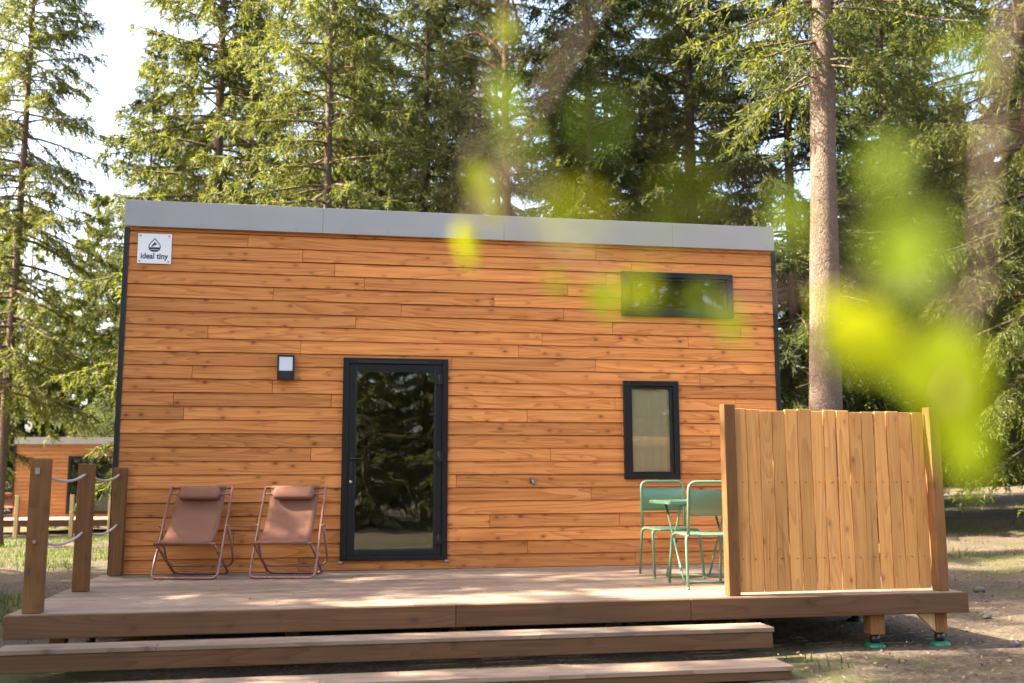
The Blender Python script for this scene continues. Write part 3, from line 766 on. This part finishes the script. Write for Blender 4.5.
def pine(seed, H=18., base=4.5, r0=.17):
    rg = np.random.default_rng(seed); py = random.Random(seed); wm = MB(seed); at = trunk_tube(wm, H, r0, rg, .5, 12, 1.3)
    Q = []; RN = []
    for b in range(46):
        f = (b / 46); hh = base + (H - base) * f; a = b * 2.4 + py.uniform(-.5, .5); L = (3.0 * (1 - f) ** .6 + .5) * py.uniform(.6, 1.15)
        o = np.array([math.cos(a), math.sin(a), 0]); sd = np.array([-o[1], o[0], 0]); p0 = at(hh); w1 = py.uniform(-.3, .3); w2 = py.uniform(-.2, .25)
        ts = np.linspace(0, 1, 9); P = np.array([p0 + o * L * t + sd * L * w1 * math.sin(t * 4) + np.array([0, 0, L * (.35 * t - .25 * t * t + w2 * math.sin(t * 5))]) for t in ts])
        wm.tube([tuple(x) for x in P], [max(.006, .05 * (1 - t) + .008) * min(1, L / 2) for t in ts], 5, cap=False)
        for c in range(int(10 + L * 9)):
            t = py.uniform(.35, 1); i = min(7, int(t * 8)); c0 = P[i] + (P[i + 1] - P[i]) * (t * 8 - i) + rg.normal(0, .22, 3)
            n = 9; d = norm(rg.normal(size=(n, 3)) + o * .5 + np.array([0, 0, .5])); q = twigs_to_quads(rg, np.tile(c0, (n, 1)), d, rg.uniform(.12, .34, n), 6, .12, .02, .7, .05); Q.append(q)
            RN.append(np.repeat(np.clip(rg.normal(.5, .2), 0, 1) + rg.normal(0, .06, n), 6))
    t = empty('pine_tree'); wm.build('trunk', M['bark_pine'], t); quads_object('crown', np.concatenate(Q), np.clip(np.concatenate(RN), 0, 1), M['needles_pine'], t)
    return t

used = {}
def plant(src, x, y, rz, label, group='conifers around the cabins', s=1.0, sz=None):
    if src.name in used: o = copy_tree(src)
    else: o = src; used[src.name] = 1
    o.location = (x, y, gzf(x, y) - .03); o.rotation_euler = (0, 0, R(rz)); o.scale = (s, s, sz or s)
    tag(o, label, 'tree', group); return o

A = spruce(1, 21, 3.4, 1.7, 15, 13, .36, .36, 1.0, .17, ll=.11, lw=.027)                       # weeping spruce
B = spruce(2, 19, 2.9, 1.6, 16, 12, .34, .30, .75, .15, 'needles_cool', 'bark_dark', .10, .026)   # darker fir
C_ = spruce(3, 22, 3.3, 4.0, 15, 13, .38, .42, 1.05, .135, 'needles', 'bark', .11, .025, 1.1, .12)    # open, thin crown
D_ = spruce(4, 20, 3.9, 1.9, 17, 20, .42, .44, 1.2, .2, 'needles', 'bark_dark', .085, .020, 1.2)  # heavy hanging curtains
E_ = pine(5)
BIG = spruce(6, 24, 2.8, 8.2, 9, 8, .5, .36, .8, .285, 'needles', 'bark_big', flare=1.25)         # tall bare trunk
Y_ = spruce(7, 4.6, 1.35, .25, 14, 8, .24, .22, .5, .05, 'needles', 'bark', .10, .026, .8)           # young spruce

# (source, x, y, rotation, label, scale)
plant(C_, -7.95, 15.4, 20, 'thin leaning spruce at the left edge before the far cabin', s=.95)
plant(B, -7.9, 31.6, 80, 'dark slim fir behind the far cabin, left of the house corner', s=1.1)
plant(A, -2.9, 13.6, 10, 'broad sunny spruce behind the roof corner with the sign', s=1.05)
plant(C_, -.25, 10.4, 140, 'open spruce with dark trunk showing above the glazed door', s=.9)
plant(B, 2.2, 14.8, 200, 'dense dark fir behind the middle of the roof', s=1.1)
plant(E_, 4.0, 11.6, 60, 'crooked pine with reddish limbs behind the roof middle', s=1.0)
plant(B, 5.6, 10.6, 300, 'dark fir behind the slot window, left of the weeping spruce', s=1.05)
plant(D_, 8.2, 11.2, 30, 'weeping spruce with bright low branches behind the right roof end', s=.95)
plant(B, 9.6, 9.0, 120, 'dark fir close behind the pale bare trunk', s=1.0)
bigt = plant(BIG, 7.62, 4.2, 0, 'tall bare pale trunk rising behind the privacy screen'); bigt.rotation_euler = (0, R(2.4), 0)
plant(B, 14.5, 13.0, 250, 'dark fir right of the pale bare trunk', s=1.05)
plant(D_, 14.2, 7.2, 100, 'big spruce with hanging sunlit curtains at the right edge', s=1.05)
plant(A, 18.6, 12.0, 200, 'spruce with dark trunk base standing on the lawn at far right', s=1.0)
plant(C_, -7.0, 34.5, 40, 'open spruce behind the far cabin roof, right of the bright sky gap', s=.9)
plant(B, 3.1, 19.5, 10, 'second row dark fir behind the crooked pine', s=1.15)
plant(B, 8.0, 18.0, 160, 'second row dark fir behind the weeping spruce', s=1.15)
plant(B, 17.5, 18.5, 50, 'second row dark fir in the shade behind the hanging curtains', s=1.1)
plant(A, -12.4, 23.0, 260, 'spruce at the far left edge beside the cabin', s=1.0)
plant(D_, -7.0, 36.0, 15, 'spruce rising behind the roof of the far cabin', s=1.0)
plant(A, -3.4, 27.0, 75, 'second row spruce seen through the gap right of the dark fir', s=1.0)
plant(A, .4, 21.0, 330, 'second row spruce behind the open one with the dark trunk', s=1.05)
plant(D_, 5.4, 22.5, 180, 'second row spruce in the gap beside the crooked pine', s=1.0)
plant(A, 11.2, 19.5, 45, 'second row spruce between weeping spruce and pale trunk', s=1.05)
plant(A, 20.5, 21.5, 110, 'second row spruce behind the hanging curtains on the right', s=1.05)
plant(D_, 25.0, 15.0, 280, 'outermost spruce on the right beyond the lawn', s=1.0)
for i, (x, y, s_, l) in enumerate([(-10.6, 33.0, 1.0, 'young spruce left behind the far cabin roof'),
                                  (22.0, 24.5, 1.0, 'young spruce under the hanging curtains at right'), (10.5, 9.6, .8, 'young spruce at the foot of the pale trunk')]):
    plant(Y_, x, y, 77 * i, l, 'young spruces', s_)
# trees standing left of the house and behind the camera: they shade the deck and mirror in the panes
for i, (src, x, y, rz, s_) in enumerate([(A, -9.4, -3.7, 0, 1.05), (D_, -10.2, 1.7, 50, 1.05), (D_, -11.5, 6.0, 90, 1.0), (C_, -15.5, -4.5, 130, 1.05), (A, -14.5, 4.0, 170, 1.1), (B, -8.4, -6.2, 20, 1.0),
                                        (D_, -3.5, -21.0, 10, 1.0), (A, 1.0, -24.0, 60, 1.05), (B, 5.5, -21.5, 110, 1.05), (A, 9.5, -25.0, 200, 1.0), (D_, -8.5, -24.0, 240, 1.0), (E_, 15.0, -20.0, 20, 1.0), (D_, 10.6, -18.5, 20, 1.5), (A, 12.4, -22.0, 70, 1.6), (B, 10.0, -28.0, 70, 1.7), (D_, 7.0, -17.2, 190, 1.3), (Y_, 3.4, -16.5, 20, 1.2), (Y_, -4.2, -16.4, 20, 1.0), (Y_, -.8, -15.6, 200, .9), (A, 2.6, -19.0, 300, .95), (A, -1.2, -18.0, 77, .9), (D_, -5.6, -19.0, 160, .95), (B, 3.6, -27.0, 0, 1.15), (B, -1.5, -28.0, 30, 1.15), (A, 7.6, -18.5, 222, .9), (Y_, 1.0, -17.5, 0, 1.1), (Y_, -2.6, -17.2, 90, 1.2)]):
    plant(src, x, y, rz, ['tall forest spruce out of sight left of the house', 'forest tree out of sight behind the viewer'][i > 5], ['trees left of the house', 'trees behind the viewer'][i > 5], s_ * (.62 if i > 5 and src is not Y_ else 1))

o_ = plant(A, -9.3, -.55, 35, 'added low bushy spruce out of sight left of the house, shading the deck', 'trees left of the house', .80, .53)  # flattened spruce added to shade the deck while sun clears it to the fence
o_ = plant(A, -7.6, -2.3, 135, 'added low bushy spruce out of sight left of the house, shading the deck', 'trees left of the house', .55, .34)  # second flattened spruce, added to keep sun off the deck

# far wood: one mass closing the view
def far_forest():
    rg = np.random.default_rng(77); Qs = []; Rs = []; wm = MB(70)
    protos = [spruce(50 + i, 20, 3.4, 1.0, 4.5, 5, .8, .32, .7, .2, ll=.34, lw=.085, lenf=1.5, wood=False, q_only=True) for i in range(2)]
    n = 0
    while n < 150:
        x = rg.uniform(-48, 62); y = rg.uniform(31, 75)
        if x < -1 and y < 45: continue
        Q, RN, _ = protos[n % 2]; a = rg.uniform(0, 6.28); s = rg.uniform(.75, 1.2); c, sn = math.cos(a), math.sin(a)
        z = gzf(x, y); Q2 = Q @ np.array([[c, sn, 0], [-sn, c, 0], [0, 0, 1]]) * s + np.array([x, y, z])
        Qs.append(Q2); Rs.append(np.clip(RN + rg.normal(0, .12), 0, 1)); wm.tube([(x, y, z - .2), (x, y, z + 9 * s), (x, y, z + 18 * s)], [.24, .16, .03], 6); n += 1
    o = quads_object('far_forest', np.concatenate(Qs), np.concatenate(Rs), M['needles'])
    tag(o, kind='stuff'); t = wm.build('far_trunks', M['bark_dark'], None); tag(t, kind='stuff'); return o
far_forest()

# ------------------------------------------------------------------ ground cover
def grass():
    rg = np.random.default_rng(9); out = []
    zones = [(-11, -2.4, -4, 22, 42000), (6.5, 26, 3.5, 30, 60000), (-3.5, -2.3, -4.2, 0, 2600), (3.4, 9.5, -5.6, -3.2, 500)]
    pts = []
    for x0, x1, y0, y1, n in zones:
        x = rg.uniform(x0, x1, n); y = rg.uniform(y0, y1, n)
        f = np.sin(x * .75 + 1.2 * np.sin(y * .45)) + np.cos(y * .62 + .8 * np.sin(x * .5)) + .7 * np.sin(x * 2.1 + y * 1.6) + rg.normal(0, .5, n)
        k = f > (-.1 if x1 < 0 else .45 if y1 > -3 else .9); pts.append(np.stack([x[k], y[k]], 1))
    P = np.concatenate(pts); n = len(P); z = gz(P[:, 0], P[:, 1]) - .005
    B = np.column_stack([P, z]); h = rg.uniform(.03, .10, n); a = rg.uniform(0, 6.28, n)
    W = np.stack([np.cos(a), np.sin(a), np.zeros(n)], 1) * rg.uniform(.004, .010, (n, 1)); lean = np.stack([-np.sin(a), np.cos(a), np.zeros(n)], 1) * (h * rg.uniform(-.8, .8, n))[:, None]
    T = B + lean + np.array([0, 0, 1.]) * h[:, None]
    Q = np.stack([B - W, B + W, T + W * .2, T - W * .2], 1)
    o = quads_object('grass', Q, rg.random(n), M['grass']); tag(o, kind='stuff')
grass()
def litter():
    rg = np.random.default_rng(19); n = 18000
    x = np.concatenate([rg.uniform(3.3, 14, n // 2), rg.uniform(-14, 22, n // 2)]); y = np.concatenate([rg.uniform(-6, 5, n // 2), rg.uniform(-5, 26, n // 2)])
    B = np.column_stack([x, y, gz(x, y) + rg.uniform(.004, .02, n)]); a = rg.uniform(0, 6.28, n); L = np.stack([np.cos(a), np.sin(a), rg.normal(0, .25, n)], 1) * rg.uniform(.008, .03, (n, 1))
    W = np.stack([-np.sin(a), np.cos(a), rg.normal(0, .4, n)], 1) * rg.uniform(.003, .010, (n, 1))
    Q = np.stack([B - L - W * .4, B - L * .2 + W, B + L + W * .3, B + L * .1 - W], 1)
    t = NT('dry_litter'); t.principled(t.mix(t.attr(), (.05, .03, .018), (.28, .20, .12)), .9)
    o = quads_object('leaf_litter', Q, rg.random(n), t.m); tag(o, kind='stuff')
litter()
def stone(x, y, s, label, seed):
    rg = random.Random(seed); m = MB(seed); vs = []; fs = []; nu, nv = 10, 6; ph = [rg.uniform(0, 6.28) for _ in range(4)]
    for j in range(nv + 1):
        for i in range(nu):
            a = 2 * math.pi * i / nu; b = math.pi * j / nv - math.pi / 2; k = 1 + .18 * math.sin(2 * a + ph[0]) + .15 * math.sin(3 * a + ph[1] + j) + .1 * math.sin(5 * b + ph[2])
            vs.append((s * k * math.cos(a) * math.cos(b), s * .75 * k * math.sin(a) * math.cos(b), s * .55 * k * math.sin(b)))
    for j in range(nv):
        for i in range(nu): fs.append((j * nu + i, j * nu + (i + 1) % nu, (j + 1) * nu + (i + 1) % nu, (j + 1) * nu + i))
    m.add(vs, fs, .5, True); o = m.build('stone', M['stone']); o.location = (x, y, gzf(x, y) + s * .25); tag(o, label, 'stone', 'stones on the dirt')
stone(5.52, -3.05, .055, 'dark stone on the sunny dirt near the lower right corner', 1)
stone(7.4, .1, .085, 'dark stone on bare dirt right of the deck corner', 2)
stone(6.3, -1.6, .04, 'small dark stone in the shade right of the green pads', 3)

# ------------------------------------------------------------------ foreground broadleaf tree beside the viewer
def cw(r, u, f): return CAM + RGT * r + UPV * u + FWD * f
bt = empty('broadleaf_tree', (2.75, -11.6, gzf(2.75, -11.6)), 0, 'blurred broadleaf tree hanging bright green leaves in front of the viewer', 'tree')
class BMB(MB):
    def build(s, name, mat, parent=None, bevel=0, seg=1):
        o = MB.build(s, name, mat, parent, bevel, seg); o.data.transform(Matrix.Translation(-bt.location)); return o
tb0 = Vector(bt.location)
m = BMB(1); m.tube(smooth_path([tb0 + Vector((0, 0, -.1)), tb0 + Vector((.05, .02, 1.2)), tb0 + Vector((-.02, .1, 2.4)), tb0 + Vector((.1, .1, 4.2))]), [.07 - .0035 * i for i in range(14)][:14] if False else .05, 12)
m.build('trunk', M['bark'], bt)
fork = tb0 + Vector((-.01, .08, 2.15))
limbs = {'a': [fork, cw(1.05, .85, .45), cw(.62, .62, .62), cw(.36, .40, .62), cw(.27, .16, .56), cw(.245, .02, .52)],
         'b': [fork, cw(.9, 1.0, .4), cw(.45, .72, .6), cw(.17, .42, .62), cw(.06, .22, .62), cw(-.03, .07, .62)],
         'c': [cw(.45, .72, .6), cw(.2, .55, .66), cw(.06, .42, .64), cw(.0, .22, .64), cw(-.035, .10, .66)]}
m = BMB(2)
LP = []
for key, pts in limbs.items():
    sp = smooth_path(pts, 2); m.tube(sp, [max(.0012, (.011 - .005 * min(1, i / 12)) * (1 - i / (len(sp) - 1)) ** 1.2) * (.6 if key == 'c' else 1) for i in range(len(sp))], 8); LP += sp
# leaves: (right, up, forward in metres from the eye, length, width, roll, tilt)
LV = []
def leaf_at(px, py, dep, ln, wd, ang, tilt=0.0, rn=.5):  # rn paints sunlit leaves light and shaded ones dark
    LV.append(((px - 512) / 995.56 * dep, (341.5 - py) / 995.56 * dep, dep, ln, wd, ang, tilt, rn))
leaf_at(505, 28, .80, .024, .017, 80, .2, .7); leaf_at(484, 190, .78, .052, .020, 68, .2, .9); leaf_at(466, 240, .80, .036, .017, 78, -.2, .9)
leaf_at(603, 296, .68, .026, .022, 60, .2, .9); leaf_at(641, 292, .50, .022, .016, 20, .4, .1); leaf_at(556, 282, .70, .014, .012, 90, .1, .8)
leaf_at(730, 322, .58, .022, .013, 70, .4, .4); leaf_at(700, 300, .5, .014, .010, 160, .5, .2)
leaf_at(868, 340, .50, .052, .036, 12, .1, 1.0); leaf_at(950, 385, .47, .060, .032, 95, .15, 1.0); leaf_at(962, 440, .46, .036, .022, 70, .3, 1.0); leaf_at(935, 345, .45, .03, .02, 130, .3, .9)
leaf_at(905, 250, .32, .028, .022, 95, .5, .2); leaf_at(790, 215, .42, .022, .012, 80, .6, .2); leaf_at(885, 165, .36, .018, .013, 100, .6, .3)
leaf_at(580, 215, .28, .013, .008, 10, .6, .1); leaf_at(520, 140, .36, .014, .008, 70, .6, .2); leaf_at(690, 190, .28, .010, .008, 40, .6, .1)
leaf_at(548, 205, .36, .014, .009, 80, 1.2, .0); leaf_at(655, 235, .40, .014, .008, 60, 1.2, .0); leaf_at(600, 120, .30, .012, .008, 95, 1.2, .0)
leaf_at(505, 95, .55, .026, .015, 75, .9, .2); leaf_at(835, 300, .55, .022, .015, 20, .6, .5); leaf_at(905, 375, .55, .026, .018, 50, .5, .8)
leaf_at(965, 60, .36, .014, .010, 60, .6, .4)
rg = np.random.default_rng(4)
for i in range(60):   # the rest of the spray, above and right of the view
    p = LP[int(rg.integers(0, len(LP) - 8))]; v = p - CAM + Vector(rg.normal(0, .07, 3))
    r_, u_, f_ = v.dot(RGT), v.dot(UPV), v.dot(FWD)
    if f_ > .05 and abs(r_ / f_) < .66 and abs(u_ / f_) < .50: continue
    LV.append((r_, u_, f_, rg.uniform(.025, .045), rg.uniform(.014, .024), rg.uniform(0, 180), rg.uniform(-.9, .9), rg.random()))
lm = BMB(5)
for (r_, u_, f_, ln, wd, ang, tilt, rn) in LV:
    c = cw(r_, u_, f_); a = R(ang); ax = (RGT * math.cos(a) - UPV * math.sin(a)); sd = (RGT * math.sin(a) + UPV * math.cos(a)); nn = -FWD
    sd = (sd * math.cos(tilt) + nn * math.sin(tilt)); n2 = ax.cross(sd).normalized(); vs = []; fs = []; K = 8
    for i in range(K + 1):
        t = i / K; wv = wd * .5 * math.sin(math.pi * t ** .8) ** .8; p = c + ax * ln * (t - .5) - Vector((0, 0, .10 * ln * (t - .3) ** 2 * 4))
        for s_, up_ in ((-1, .22), (0, 0), (1, .22)): vs.append(p + sd * wv * s_ + n2 * wv * up_)
    for i in range(K):
        for q in (0, 1): b = i * 3 + q; fs.append((b, b + 1, b + 4, b + 3))
    lm.add(vs, fs, rn, True)
    base = c - ax * ln * .5; near = min(LP, key=lambda q: (q - base).length)
    mid = (base + near) * .5 + Vector((0, 0, .012)); m.tube(smooth_path([near, mid, base], 1), .0007, 5, cap=False)
m.build('branch', M['bark'], bt)
lm.build('foliage', M['leaf'], bt)
